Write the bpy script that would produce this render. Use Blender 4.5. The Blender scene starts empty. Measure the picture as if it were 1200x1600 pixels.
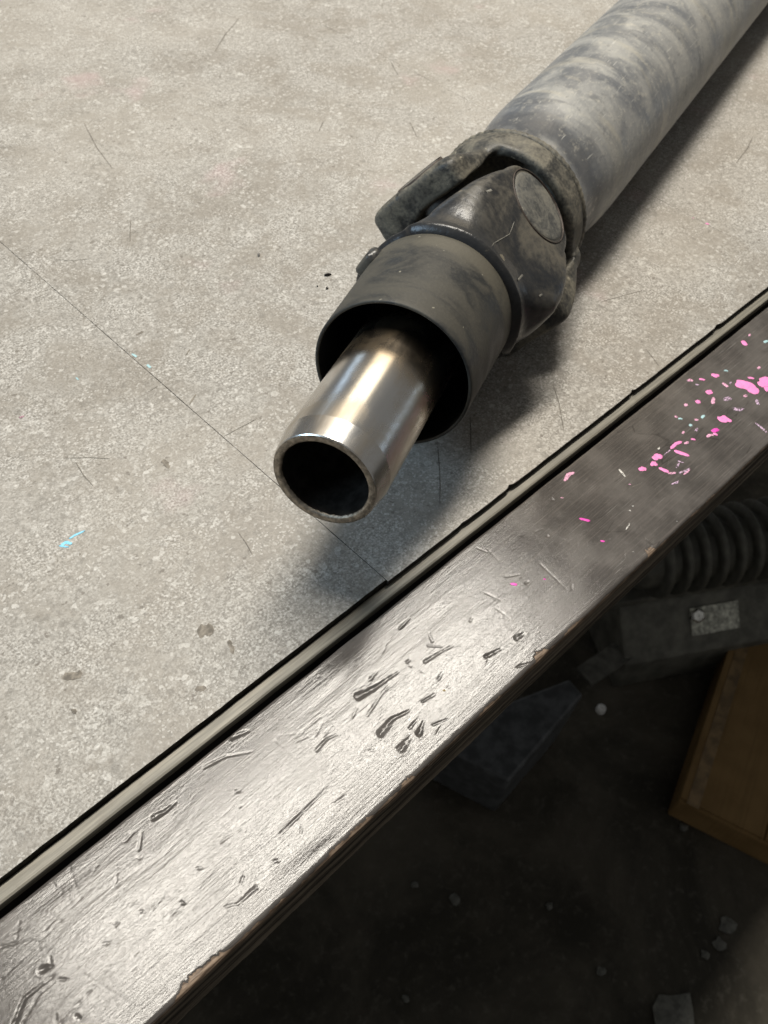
import bpy, math, random
import numpy as np
from mathutils import Matrix, Vector

random.seed(4); rng = np.random.default_rng(7)
SC = bpy.context.scene
COL = SC.collection
HS = 0.277                       # camera height over the bench top in metres; sizes below are often given in this unit

# ------------------------------------------------------------------ camera
EX = np.array([0.7142412427, 0.5150778193, 0.4738715937])
EY = np.array([-0.6975158080, 0.5796743830, 0.4212473232])
EZ = np.array([0.0577160711, 0.6314051392, -0.7733022730])
F = 1380.0
cam = bpy.data.cameras.new('camera'); camo = bpy.data.objects.new('camera', cam); COL.objects.link(camo)
cam.sensor_fit = 'VERTICAL'; cam.sensor_height = 24.0; cam.lens = F / 1600 * 24.0
cam.clip_start = 0.01; cam.clip_end = 60
camo.matrix_world = Matrix(((EX[0], EX[1], -EX[2], 0), (EY[0], EY[1], -EY[2], 0), (EZ[0], EZ[1], -EZ[2], HS), (0, 0, 0, 1)))
cam.dof.use_dof = True; cam.dof.focus_distance = 0.30; cam.dof.aperture_fstop = 18.0
SC.camera = camo

# ------------------------------------------------------------------ light
W = bpy.data.worlds.new('World'); SC.world = W; W.use_nodes = True
W.node_tree.nodes['Background'].inputs[0].default_value = (0.96, 0.95, 0.92, 1)
W.node_tree.nodes['Background'].inputs[1].default_value = 0.17

def area(name, loc, target, sx, sy, power, col):
    l = bpy.data.lights.new(name, 'AREA'); l.shape = 'RECTANGLE'; l.size = sx; l.size_y = sy
    l.energy = power; l.color = col
    o = bpy.data.objects.new(name, l); COL.objects.link(o); o.location = loc
    d = Vector(target) - Vector(loc)
    o.rotation_euler = d.to_track_quat('-Z', 'Y').to_euler()
    return o
# long warm workshop fitting over the bench; its far edge runs parallel to the bench edge
l = bpy.data.lights.new('ceiling_lamp', 'AREA'); l.shape = 'RECTANGLE'; l.size = 1.75; l.size_y = 0.30
l.energy = 98; l.color = (1.0, 0.94, 0.84)
lo = bpy.data.objects.new('ceiling_lamp', l); COL.objects.link(lo); lo.location = (0.70, 0.755, 2.2)
# second fitting further down the room, daylight from a window and a door; blue fill added on the left
lo2 = area('far_ceiling_lamp', (3.05, 2.2, 2.25), (3.05, 2.2, 0.0), 1.6, 1.6, 27, (1.0, 0.84, 0.60)); lo2.rotation_euler = (0, 0, math.radians(36))
area('window_light', (2.75, 4.5, 1.0), (0.1, 0.1, 0.1), 0.55, 1.0, 2.6, (0.60, 0.79, 1.0))
area('door_light', (5.2, -1.15, -0.15), (0.2, 0.15, 0.0), 0.6, 0.6, 1.6, (0.60, 0.79, 1.0))
area('blue_fill_light', (-2.6, 1.5, 1.9), (0.2, 0.2, 0.0), 1.5, 1.1, 62, (0.56, 0.78, 1.0))  # added fill that tints the shadows blue, no seen source

SC.view_settings.view_transform = 'Standard'; SC.view_settings.look = 'None'
SC.view_settings.gamma = 1; SC.view_settings.exposure = 0.0
SC.cycles.max_bounces = 6

# ------------------------------------------------------------------ helpers
CAMP = np.array([0, 0, HS])
def at(px, py, z=0.0):
    """point of the horizontal plane z (metres) that the photograph shows at px, py"""
    r = np.array([px - 600, 800 - py, F], float)
    d = np.array([r @ EX, r @ EY, r @ EZ])
    return CAMP + d * (z - HS) / d[2]

WM = {}
def link(name, me, mat, parent=None, M=None, smooth=True):
    o = bpy.data.objects.new(name, me); COL.objects.link(o)
    if mat is not None and not me.materials: me.materials.append(mat)
    M = M if M is not None else Matrix.Identity(4)
    WM[o.name] = M
    if parent is not None:
        o.parent = parent; o.matrix_parent_inverse = WM[parent.name].inverted()
    o.matrix_basis = M
    if smooth and len(me.polygons):
        me.polygons.foreach_set('use_smooth', [True] * len(me.polygons))
    return o

def mesh(verts, faces):
    me = bpy.data.meshes.new('mesh')
    me.from_pydata([tuple(map(float, v)) for v in verts], [], faces); me.update()
    return me

def quads_mesh(V, Q):
    me = bpy.data.meshes.new('mesh')
    V = np.asarray(V, np.float32); Q = np.asarray(Q, np.int32)
    me.vertices.add(len(V)); me.vertices.foreach_set('co', V.ravel())
    me.loops.add(Q.size); me.loops.foreach_set('vertex_index', Q.ravel())
    me.polygons.add(len(Q)); me.polygons.foreach_set('loop_start', np.arange(0, Q.size, 4, dtype=np.int32))
    me.polygons.foreach_set('loop_total', np.full(len(Q), 4, np.int32))
    me.update(calc_edges=True); me.validate()
    return me

def thing(name, label, cat, loc=(0, 0, 0), group=None):
    o = bpy.data.objects.new(name, None); COL.objects.link(o); o.empty_display_size = 0.02
    o.location = loc; WM[o.name] = Matrix.Translation(loc)
    tag(o, label, cat, group); return o

def tag(o, label, cat, group=None):
    o['label'] = label; o['category'] = cat
    if group: o['group'] = group
    return o

def sharp(o, deg=35):
    m = o.modifiers.new('smooth', 'EDGE_SPLIT'); m.split_angle = math.radians(deg); return o

def bevel(o, w, seg=2):
    m = o.modifiers.new('bevel', 'BEVEL'); m.width = w; m.segments = seg; m.limit_method = 'ANGLE'; return o

def box_mesh(x0, x1, y0, y1, z0, z1):
    v = [(x, y, z) for z in (z0, z1) for y in (y0, y1) for x in (x0, x1)]
    f = [(0, 2, 3, 1), (4, 5, 7, 6), (0, 1, 5, 4), (2, 6, 7, 3), (0, 4, 6, 2), (1, 3, 7, 5)]
    return mesh(v, f)

def lathe(profile, seg=96, closed=False, wob=None):
    """profile: (z, r) list swept about z"""
    V = []; Fc = []; n = len(profile)
    for (z, r) in profile:
        for k in range(seg):
            a = 2 * math.pi * k / seg
            rr = r * (1 + (wob(z, a) if wob else 0))
            V.append((rr * math.cos(a), rr * math.sin(a), z))
    for i in range(n - 1 + (1 if closed else 0)):
        j = (i + 1) % n
        for k in range(seg):
            k2 = (k + 1) % seg
            Fc.append((i * seg + k, i * seg + k2, j * seg + k2, j * seg + k))
    return mesh(V, Fc)

def frame(o, z, x):
    """matrix with local z along z, local x near x, origin o"""
    z = Vector(z).normalized(); x = Vector(x); x = (x - z * x.dot(z)).normalized(); y = z.cross(x)
    return Matrix(((x.x, y.x, z.x, o[0]), (x.y, y.y, z.y, o[1]), (x.z, y.z, z.z, o[2]), (0, 0, 0, 1)))

# noise on arrays
LAT = rng.random((8, 256, 256))
def vnoise(x, y, s=0):
    xi = np.floor(x).astype(int); yi = np.floor(y).astype(int); fx = x - xi; fy = y - yi
    fx = fx * fx * (3 - 2 * fx); fy = fy * fy * (3 - 2 * fy); L = LAT[s % 8]
    a = L[xi % 256, yi % 256]; b = L[(xi + 1) % 256, yi % 256]; c = L[xi % 256, (yi + 1) % 256]; d = L[(xi + 1) % 256, (yi + 1) % 256]
    return (a * (1 - fx) + b * fx) * (1 - fy) + (c * (1 - fx) + d * fx) * fy - 0.5
def fbm(x, y, s=0, o=4):
    t = 0; a = 1.0
    for i in range(o):
        t = t + a * vnoise(x * 2 ** i + 17.3 * i, y * 2 ** i + 5.1 * i, s + i); a *= 0.5
    return t

# surface nets: a mesh from a signed distance grid
def surface_nets(Fd, org, h):
    S = Fd < 0; nx, ny, nz = Fd.shape
    cs = np.zeros((nx - 1, ny - 1, nz - 1), int)
    corners = [(i, j, k) for i in (0, 1) for j in (0, 1) for k in (0, 1)]
    for (i, j, k) in corners: cs += S[i:nx - 1 + i, j:ny - 1 + j, k:nz - 1 + k]
    act = (cs > 0) & (cs < 8); idx = -np.ones(act.shape, int); idx[act] = np.arange(act.sum())
    I = np.argwhere(act); P = np.zeros((len(I), 3)); C = np.zeros(len(I))
    for a in corners:
        for ax in range(3):
            if a[ax]: continue
            b = list(a); b[ax] = 1
            fa = Fd[I[:, 0] + a[0], I[:, 1] + a[1], I[:, 2] + a[2]]; fb = Fd[I[:, 0] + b[0], I[:, 1] + b[1], I[:, 2] + b[2]]
            m = (fa < 0) != (fb < 0); t = np.where(m, fa / np.where(m, fa - fb, 1), 0)
            p = np.array(a, float)[None, :] + np.zeros((len(I), 3)); p[:, ax] = t
            P[m] += p[m]; C[m] += 1
    V = org + h * (I + P / C[:, None])
    Q = []
    for ax in range(3):
        o1, o2 = [(1, 2), (2, 0), (0, 1)][ax]
        sl = [slice(1, s - 1) for s in Fd.shape]; sl[ax] = slice(0, Fd.shape[ax] - 1)
        sl2 = list(sl); sl2[ax] = slice(1, Fd.shape[ax])
        A = S[tuple(sl)]; B = S[tuple(sl2)]; E_ = np.argwhere(A != B); off = np.array([1, 1, 1]); off[ax] = 0
        E_ = E_ + off; fl = S[E_[:, 0], E_[:, 1], E_[:, 2]]
        def g(d1, d2):
            T = E_.copy(); T[:, o1] -= d1; T[:, o2] -= d2; return idx[T[:, 0], T[:, 1], T[:, 2]]
        q = np.stack([g(1, 1), g(0, 1), g(0, 0), g(1, 0)], 1)
        q[~fl] = q[~fl][:, ::-1]; Q.append(q)
    return V, np.concatenate(Q)
def smin(a, b, k): h = np.clip(0.5 + 0.5 * (b - a) / k, 0, 1); return b * (1 - h) + a * h - k * h * (1 - h)
def smax(a, b, k): return -smin(-a, -b, k)
def sd_box(x, y, z, cx, cy, cz, hx, hy, hz, r=0.0):
    qx = np.abs(x - cx) - hx + r; qy = np.abs(y - cy) - hy + r; qz = np.abs(z - cz) - hz + r
    return np.sqrt(np.maximum(qx, 0) ** 2 + np.maximum(qy, 0) ** 2 + np.maximum(qz, 0) ** 2) + np.minimum(np.maximum(qx, np.maximum(qy, qz)), 0) - r
def sd_cyl(rad, ax, R, a0, a1, r=0.0):
    d1 = rad - R + r; d2 = np.abs(ax - (a0 + a1) / 2) - (a1 - a0) / 2 + r
    return np.sqrt(np.maximum(d1, 0) ** 2 + np.maximum(d2, 0) ** 2) + np.minimum(np.maximum(d1, d2), 0) - r

# ------------------------------------------------------------------ materials
class MT:
    def __init__(s, name):
        s.m = bpy.data.materials.new(name); s.m.use_nodes = True; s.t = s.m.node_tree
        s.b = s.t.nodes['Principled BSDF']; s.co = s.n('ShaderNodeTexCoord').outputs['Object']
    def n(s, k): return s.t.nodes.new(k)
    def l(s, a, b): s.t.links.new(a, b)
    def put(s, inp, v):
        if isinstance(v, bpy.types.NodeSocket): s.l(v, inp)
        elif isinstance(v, (tuple, list)): inp.default_value = (*v, 1) if len(v) == 3 and len(inp.default_value) == 4 else v
        else: inp.default_value = v
    def mapv(s, sc, rot=(0, 0, 0), loc=(0, 0, 0), src=None):
        m = s.n('ShaderNodeMapping'); m.inputs['Scale'].default_value = sc; m.inputs['Rotation'].default_value = rot; m.inputs['Location'].default_value = loc
        s.l(src or s.co, m.inputs[0]); return m.outputs[0]
    def noise(s, scale, detail=4, rough=0.55, vec=None, dist=0.0):
        n = s.n('ShaderNodeTexNoise'); n.inputs['Scale'].default_value = scale; n.inputs['Detail'].default_value = detail
        n.inputs['Roughness'].default_value = rough; n.inputs['Distortion'].default_value = dist; s.l(vec or s.co, n.inputs['Vector']); return n.outputs['Fac']
    def vor(s, scale, feat='F1', vec=None):
        n = s.n('ShaderNodeTexVoronoi'); n.feature = feat; n.inputs['Scale'].default_value = scale; s.l(vec or s.co, n.inputs['Vector']); return n.outputs['Distance']
    def ramp(s, v, stops):
        n = s.n('ShaderNodeMapRange'); n.inputs[1].default_value = stops[0]; n.inputs[2].default_value = stops[1]
        n.inputs[3].default_value = stops[2] if len(stops) > 2 else 0; n.inputs[4].default_value = stops[3] if len(stops) > 3 else 1
        n.interpolation_type = 'SMOOTHSTEP'; s.l(v, n.inputs[0]); return n.outputs[0]
    def mix(s, f, a, b):
        n = s.n('ShaderNodeMix'); n.data_type = 'RGBA'; s.put(n.inputs[0], f); s.put(n.inputs[6], a); s.put(n.inputs[7], b); return n.outputs[2]
    def math(s, op, a, b=0.0):
        n = s.n('ShaderNodeMath'); n.operation = op; s.put(n.inputs[0], a); s.put(n.inputs[1], b); return n.outputs[0]
    def attr(s, name): n = s.n('ShaderNodeAttribute'); n.attribute_name = name; return n.outputs['Fac']
    def bump(s, h, strength, dist, prev=None):
        n = s.n('ShaderNodeBump'); n.inputs['Strength'].default_value = strength; n.inputs['Distance'].default_value = dist
        s.l(h, n.inputs['Height'])
        if prev is not None: s.l(prev, n.inputs['Normal'])
        return n.outputs[0]
    def out(s, col=None, rough=None, metal=None, nrm=None, spec=None, **k):
        for key, v in (('Base Color', col), ('Roughness', rough), ('Metallic', metal), ('Normal', nrm), ('Specular IOR Level', spec)):
            if v is not None: s.put(s.b.inputs[key], v)
        for key, v in k.items(): s.put(s.b.inputs[key.replace('_', ' ')], v)
        return s.m

def mat_tile():
    m = MT('stone_vinyl')
    fine = m.noise(1050, 2, 0.6); mid = m.noise(360, 4, 0.75); big = m.noise(26, 5, 0.65, dist=0.4); huge = m.noise(5, 3)
    vary = m.ramp(m.noise(38, 4, 0.65, vec=m.mapv((1, 1, 1), loc=(2, 8, 0))), (0.36, 0.64, 0.25, 0.95))
    c = m.mix(m.ramp(mid, (0.36, 0.64)), (0.192, 0.180, 0.161), (0.322, 0.306, 0.279))
    c = m.mix(m.math('MULTIPLY', m.ramp(fine, (0.50, 0.66)), vary), c, (0.47, 0.455, 0.425))
    c = m.mix(m.math('MULTIPLY', m.ramp(fine, (0.48, 0.34)), vary), c, (0.115, 0.106, 0.093))
    c = m.mix(m.math('MULTIPLY', m.ramp(big, (0.42, 0.62)), 0.60), c, (0.195, 0.174, 0.146))
    c = m.mix(m.math('MULTIPLY', m.ramp(huge, (0.42, 0.62)), 0.35), c, (0.355, 0.330, 0.292))
    sp = m.noise(300, 3, 0.6); c = m.mix(m.math('MULTIPLY', m.ramp(sp, (0.69, 0.76)), 0.6), c, (0.58, 0.565, 0.53))
    scuff = m.math('MULTIPLY', m.ramp(m.noise(30, 4, 0.7, vec=m.mapv((1, 1, 1), loc=(9, 4, 0)), dist=0.6), (0.60, 0.72)), m.ramp(m.noise(480, 3, 0.6), (0.45, 0.62)))
    c = m.mix(m.math('MULTIPLY', scuff, 0.70), c, (0.54, 0.525, 0.49))
    grime = m.math('MULTIPLY', m.ramp(m.noise(24, 5, 0.7, vec=m.mapv((1, 1, 1), loc=(1, 6, 0)), dist=0.8), (0.56, 0.70)), m.ramp(m.noise(560, 3, 0.7), (0.42, 0.60)))
    c = m.mix(m.math('MULTIPLY', grime, 0.7), c, (0.15, 0.135, 0.115))
    dk = m.noise(260, 3, 0.55, vec=m.mapv((1, 1, 1), loc=(3, 1, 0))); c = m.mix(m.math('MULTIPLY', m.ramp(dk, (0.64, 0.70)), 0.75), c, (0.12, 0.105, 0.088))
    # angular flecks, pale and dark, each cell its own tone
    for (sc_, hi, lo_, amt) in ((620, 0.92, 0.10, 0.42), (1250, 0.86, 0.15, 0.42), (360, 0.975, 0.02, 0.5)):
        v = m.n('ShaderNodeTexVoronoi'); v.inputs['Scale'].default_value = sc_; m.l(m.mapv((1, 1, 0), loc=(sc_ * .01, 3, 0)), v.inputs['Vector'])
        x_ = m.n('ShaderNodeSeparateXYZ'); m.l(v.outputs['Color'], x_.inputs[0])
        keep = m.ramp(m.noise(55, 4, 0.6, vec=m.mapv((1, 1, 1), loc=(sc_ * .02, 1, 0))), (0.36, 0.64, 0.12, 1.0))
        c = m.mix(m.math('MULTIPLY', m.math('MULTIPLY', m.ramp(x_.outputs[0], (hi, hi + .04)), keep), amt), c, (0.60, 0.585, 0.55))
        c = m.mix(m.math('MULTIPLY', m.math('MULTIPLY', m.ramp(x_.outputs[0], (lo_ + .04, lo_, 0, 1)), keep), amt * .8), c, (0.13, 0.12, 0.105))
    # hairline scratches
    for (rot, sc, lo) in (((0, 0, 0.5), (14, 90, 1), 1.0), ((0, 0, -0.9), (10, 70, 1), 4.0), ((0, 0, 1.9), (12, 60, 1), 9.0)):
        v = m.vor(1.0, 'DISTANCE_TO_EDGE', m.mapv(sc, rot, (lo, lo, 0)))
        k = m.math('MULTIPLY', m.ramp(v, (0.004, 0.016, 1, 0)), m.ramp(m.noise(34, 2, vec=m.mapv((1, 1, 1), loc=(lo, 2, 0))), (0.60, 0.68)))
        c = m.mix(m.math('MULTIPLY', k, 0.35), c, (0.16, 0.14, 0.115))
    # faint worn colour: dusty pink and blue
    c = m.mix(m.math('MULTIPLY', m.ramp(m.noise(16, 3, vec=m.mapv((1, 1, 1), loc=(7, 3, 0))), (0.62, 0.74)), 0.18), c, (0.50, 0.30, 0.33))
    h = m.math('ADD', m.math('MULTIPLY', mid, 0.6), m.math('MULTIPLY', fine, 0.5))
    return m.out(c, m.ramp(big, (0.3, 0.7, 0.62, 0.48)), nrm=m.bump(h, 0.55, 0.0005), spec=0.32)

def mat_plank():
    m = MT('brown_film_plywood')
    gr = m.noise(1.0, 4, 0.65, m.mapv((34, 1300, 900))); blot = m.noise(45, 4, 0.6); fine = m.noise(1.0, 3, 0.6, m.mapv((650, 1700, 1), (0, 0, 0.12)))
    c = m.mix(m.ramp(blot, (0.35, 0.68)), (0.050, 0.045, 0.041), (0.086, 0.078, 0.071))
    c = m.mix(m.math('MULTIPLY', m.ramp(gr, (0.45, 0.7)), 0.4), c, (0.125, 0.108, 0.098))
    # pale scuffs, mostly along the length
    sc = m.noise(1.0, 5, 0.7, m.mapv((120, 420, 300), (0, 0, 0.35)), dist=0.6)
    c = m.mix(m.math('MULTIPLY', m.ramp(sc, (0.66, 0.80)), 0.35), c, (0.25, 0.23, 0.21))
    hl = m.vor(1.0, 'DISTANCE_TO_EDGE', m.mapv((28, 190, 1), (0, 0, -0.3)))
    c = m.mix(m.math('MULTIPLY', m.ramp(hl, (0.004, 0.02, 1, 0)), m.ramp(m.noise(50, 2), (0.55, 0.64, 0, 0.5))), c, (0.02, 0.017, 0.015))
    for (rot, lo, sc_) in ((0.25, 2.0, (26, 2300, 1)), (-0.5, 5.0, (34, 2600, 1)), (1.3, 8.0, (45, 2400, 1))):
        ln = m.noise(1.0, 2, 0.5, m.mapv(sc_, (0, 0, rot), (lo, lo, 0)))
        k = m.math('MULTIPLY', m.ramp(ln, (0.66, 0.72)), m.ramp(m.noise(40, 2, vec=m.mapv((1, 1, 1), loc=(lo, 1, 0))), (0.48, 0.60)))
        c = m.mix(m.math('MULTIPLY', k, 0.55), c, (0.22, 0.205, 0.19))
    w = m.attr('wear')
    wood = m.mix(m.ramp(m.noise(1.0, 3, 0.6, m.mapv((150, 1600, 1600))), (0.35, 0.65)), (0.075, 0.052, 0.036), (0.27, 0.20, 0.145))
    c = m.mix(m.ramp(w, (0.35, 0.6)), c, wood)
    dirt = m.attr('dirt'); c = m.mix(m.math('MULTIPLY', dirt, 0.30), c, (0.018, 0.016, 0.014))
    r = m.math('ADD', m.ramp(fine, (0.3, 0.7, 0.09, 0.17)), m.math('MULTIPLY', w, 0.4))
    r = m.math('ADD', r, m.math('MULTIPLY', m.ramp(blot, (0.4, 0.7)), 0.06))
    nb = m.bump(m.math('ADD', m.math('MULTIPLY', fine, 0.5), m.math('MULTIPLY', gr, 0.75)), 0.32, 0.00018)
    return m.out(c, r, nrm=nb, spec=0.29)

def mat_edge_ply():
    m = MT('plywood_layers')
    ly = m.noise(1.0, 3, 0.5, m.mapv((7, 60, 420))); g = m.noise(1.0, 4, 0.6, m.mapv((80, 900, 900)))
    c = m.mix(m.ramp(ly, (0.42, 0.6)), (0.025, 0.019, 0.014), (0.20, 0.165, 0.125))
    c = m.mix(m.ramp(g, (0.4, 0.7, 0, 0.5)), c, (0.03, 0.024, 0.02))
    return m.out(c, 0.6, nrm=m.bump(g, 0.6, 0.0006), spec=0.3)

def mat_strip():
    m = MT('aluminium_trim')
    g = m.noise(1.0, 4, 0.6, m.mapv((40, 900, 900))); b = m.noise(120, 4, 0.6)
    c = m.mix(m.ramp(g, (0.35, 0.7)), (0.115, 0.107, 0.086), (0.205, 0.190, 0.154))
    c = m.mix(m.math('MULTIPLY', m.ramp(b, (0.55, 0.75)), 0.6), c, (0.12, 0.105, 0.08))
    return m.out(c, 0.5, metal=0.1, nrm=m.bump(g, 0.3, 0.0003))

def simple(name, col, rough, metal=0.0, scale=60, amt=0.35, bump=0.0, spec=0.4):
    m = MT(name); n = m.noise(scale, 5, 0.6)
    c = m.mix(m.ramp(n, (0.35, 0.7)), tuple(x * (1 - amt) for x in col), tuple(min(1, x * (1 + amt)) for x in col))
    nb = m.bump(m.noise(scale * 4, 4), 0.5, bump) if bump else None
    return m.out(c, rough, metal, nrm=nb, spec=spec)

def mat_dusty(name, dark, dust, amount, rough=0.5, metal=0.35, scale=55, blue=None):
    m = MT(name)
    n1 = m.noise(scale, 6, 0.62, dist=0.7); n2 = m.noise(scale * 9, 4, 0.6); n3 = m.noise(scale * 0.45, 3, 0.5, m.mapv((1, 1, 1), loc=(5, 2, 1)))
    f = m.math('MULTIPLY', m.ramp(m.math('ADD', m.math('MULTIPLY', n1, 0.7), m.math('MULTIPLY', n2, 0.3)), (0.36, 0.66)), amount)
    if blue:                                            # mud has settled round the cap end, the root stays bare
        z = m.n('ShaderNodeSeparateXYZ'); m.l(m.co, z.inputs[0])
        f = m.math('MULTIPLY', f, m.ramp(m.math('ADD', z.outputs[2], m.math('MULTIPLY', n3, 0.03)), (-0.045, -0.002, 0.15, 1.0)))
    c = m.mix(m.ramp(n3, (0.4, 0.65)), dark, tuple(x * 1.7 for x in dark))
    c = m.mix(f, c, dust)
    ch = m.noise(scale * 3.3, 2, 0.5, m.mapv((1, 1, 1), loc=(1, 9, 4)))
    c = m.mix(m.math('MULTIPLY', m.ramp(ch, (0.70, 0.75)), 0.7), c, tuple(min(1, x * 1.6) for x in dust))
    r = m.ramp(f, (0.0, 0.6, rough, min(0.95, rough + 0.32)))
    mt = m.ramp(f, (0.0, 0.5, metal, 0.0))
    nb = m.bump(m.math('ADD', n1, m.math('MULTIPLY', n2, 0.6)), 0.5, 0.0006)
    return m.out(c, r, mt, nrm=nb, spec=0.4)

def mat_tube():
    m = MT('dusty_grey_tube')
    # local z runs along the tube: the mud was wiped round it in swirls
    sw = m.noise(1.0, 5, 0.55, m.mapv((15, 15, 30), (0.35, 0.25, 0)), dist=1.3)
    sw2 = m.noise(1.0, 4, 0.55, m.mapv((20, 20, 62), (-0.3, 0.4, 0)), dist=1.0)
    fl = m.noise(420, 4, 0.6, m.mapv((1, 1, 0.6)))
    c = m.mix(m.ramp(sw, (0.36, 0.62)), (0.128, 0.134, 0.143), (0.265, 0.262, 0.248))
    c = m.mix(m.math('MULTIPLY', m.ramp(sw2, (0.52, 0.72)), 0.55), c, (0.32, 0.30, 0.25))
    c = m.mix(m.math('MULTIPLY', m.ramp(sw2, (0.40, 0.26)), 0.55), c, (0.064, 0.069, 0.078))
    c = m.mix(m.math('MULTIPLY', m.ramp(fl, (0.50, 0.72)), 0.35), c, (0.40, 0.385, 0.34))
    # bare band by the weld
    z = m.n('ShaderNodeSeparateXYZ'); m.l(m.co, z.inputs[0])
    zz = m.math('ADD', z.outputs[2], m.math('MULTIPLY', m.noise(28, 3), 0.05))
    band = m.math('MULTIPLY', m.ramp(zz, (0.066, 0.076)), m.ramp(zz, (0.086, 0.104, 1, 0)))
    c = m.mix(m.math('MULTIPLY', band, 0.8), c, (0.050, 0.053, 0.060))
    g2 = m.noise(190, 5, 0.7, m.mapv((1, 1, 0.7), loc=(4, 1, 2)))
    c = m.mix(m.math('MULTIPLY', m.ramp(g2, (0.54, 0.70)), 0.45), c, (0.42, 0.395, 0.335))
    c = m.mix(m.math('MULTIPLY', m.ramp(g2, (0.44, 0.30)), 0.45), c, (0.075, 0.078, 0.085))
    scr = m.noise(1.0, 2, 0.5, m.mapv((900, 900, 60), (0.5, 0.3, 0)))
    c = m.mix(m.math('MULTIPLY', m.ramp(scr, (0.68, 0.74)), 0.5), c, (0.48, 0.47, 0.43))
    return m.out(c, m.ramp(sw, (0.35, 0.65, 0.36, 0.58)), 0.2, nrm=m.bump(m.math('ADD', fl, sw2), 0.35, 0.0005), spec=0.45)

def mat_shield():
    m = MT('dusty_dark_shield')
    sw = m.noise(1.0, 5, 0.55, m.mapv((34, 34, 60), (0.4, 0.7, 0)), dist=0.9); fl = m.noise(700, 4, 0.6); ch = m.noise(330, 2, 0.5)
    c = m.mix(m.ramp(sw, (0.40, 0.60)), (0.021, 0.022, 0.022), (0.050, 0.047, 0.039))
    c = m.mix(m.math('MULTIPLY', m.ramp(fl, (0.45, 0.75)), 0.3), c, (0.085, 0.079, 0.063))
    z = m.n('ShaderNodeSeparateXYZ'); m.l(m.co, z.inputs[0])
    c = m.mix(m.math('MULTIPLY', m.ramp(m.math('ADD', z.outputs[2], m.math('MULTIPLY', sw, 0.02)), (0.113, 0.124)), 0.40), c, (0.12, 0.108, 0.08))
    c = m.mix(m.math('MULTIPLY', m.ramp(ch, (0.73, 0.77)), 0.6), c, (0.30, 0.28, 0.22))
    return m.out(c, m.ramp(sw, (0.4, 0.6, 0.46, 0.66)), 0.1, nrm=m.bump(fl, 0.35, 0.0003), spec=0.4)

def mat_steel():
    m = MT('polished_steel')
    st = m.noise(1.0, 4, 0.6, m.mapv((500, 500, 9))); bl = m.noise(70, 5, 0.6, m.mapv((1, 1, 0.55)), dist=0.5); ring = m.noise(1.0, 3, 0.6, m.mapv((8, 8, 700)))
    pit = m.noise(300, 2, 0.5)
    c = m.mix(m.ramp(bl, (0.38, 0.66)), (0.71, 0.70, 0.68), (0.54, 0.49, 0.42))
    c = m.mix(m.math('MULTIPLY', m.ramp(st, (0.5, 0.7)), 0.25), c, (0.74, 0.73, 0.71))
    # varnish of old oil deep in the shield
    z = m.n('ShaderNodeSeparateXYZ'); m.l(m.co, z.inputs[0])
    oil = m.ramp(m.math('ADD', z.outputs[2], m.math('MULTIPLY', bl, 0.016)), (0.040, 0.064))
    c = m.mix(m.math('MULTIPLY', oil, 0.55), c, (0.46, 0.31, 0.14))
    c = m.mix(m.ramp(pit, (0.76, 0.79)), c, (0.05, 0.042, 0.035))
    r = m.math('ADD', m.ramp(bl, (0.35, 0.7, 0.19, 0.31)), m.math('MULTIPLY', st, 0.06))
    return m.out(c, r, 1.0, nrm=m.bump(m.math('ADD', st, m.math('MULTIPLY', ring, 0.6)), 0.05, 0.0003))

def mat_floor():
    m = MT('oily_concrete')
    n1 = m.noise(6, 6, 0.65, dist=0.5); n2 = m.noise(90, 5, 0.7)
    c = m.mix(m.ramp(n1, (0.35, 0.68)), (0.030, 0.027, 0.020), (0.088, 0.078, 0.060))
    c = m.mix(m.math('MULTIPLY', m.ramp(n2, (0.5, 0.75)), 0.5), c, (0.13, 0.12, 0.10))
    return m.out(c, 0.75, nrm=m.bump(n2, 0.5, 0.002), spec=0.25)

def mat_card():
    m = MT('brown_cardboard')
    fl = m.noise(1.0, 3, 0.5, m.mapv((6, 260, 6))); b = m.noise(14, 4)
    c = m.mix(m.ramp(b, (0.35, 0.7)), (0.175, 0.108, 0.043), (0.240, 0.152, 0.064))
    return m.out(m.mix(m.ramp(fl, (0.5, 0.7, 0, 0.25)), c, (0.11, 0.068, 0.027)), 0.8, nrm=m.bump(fl, 0.3, 0.001), spec=0.2)

M_tile = mat_tile(); M_plank = mat_plank(); M_ply = mat_edge_ply(); M_strip = mat_strip()
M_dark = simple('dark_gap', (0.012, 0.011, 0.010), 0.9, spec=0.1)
M_tube = mat_tube(); M_shield = mat_shield(); M_steel = mat_steel(); M_floor = mat_floor(); M_card = mat_card()
M_yoke = mat_dusty('grimy_forging', (0.017, 0.018, 0.020), (0.135, 0.119, 0.088), 0.62, 0.28, 0.3, 42, -1)
M_fork = mat_dusty('dusty_forging', (0.024, 0.024, 0.023), (0.185, 0.167, 0.127), 0.88, 0.42, 0.2, 75)
M_cap = mat_dusty('bearing_cap_steel', (0.050, 0.052, 0.052), (0.160, 0.152, 0.126), 0.95, 0.45, 0.2, 70)
M_black = simple('plain_black', (0.010, 0.010, 0.010), 0.5, spec=0.3)
M_rim = simple('machined_rim', (0.30, 0.255, 0.20), 0.42, 0.9, 500, 0.4, 0.0004)
M_bore = simple('oily_bore', (0.060, 0.054, 0.048), 0.28, 0.7, 200, 0.4)
M_ring = simple('rusty_snap_ring', (0.045, 0.034, 0.028), 0.6, 0.2, 400, 0.4)

# ------------------------------------------------------------------ floor and things under the bench
ZF = -0.86
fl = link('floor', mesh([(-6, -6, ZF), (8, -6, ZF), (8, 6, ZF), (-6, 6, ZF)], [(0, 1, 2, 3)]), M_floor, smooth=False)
fl['kind'] = 'structure'

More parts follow.
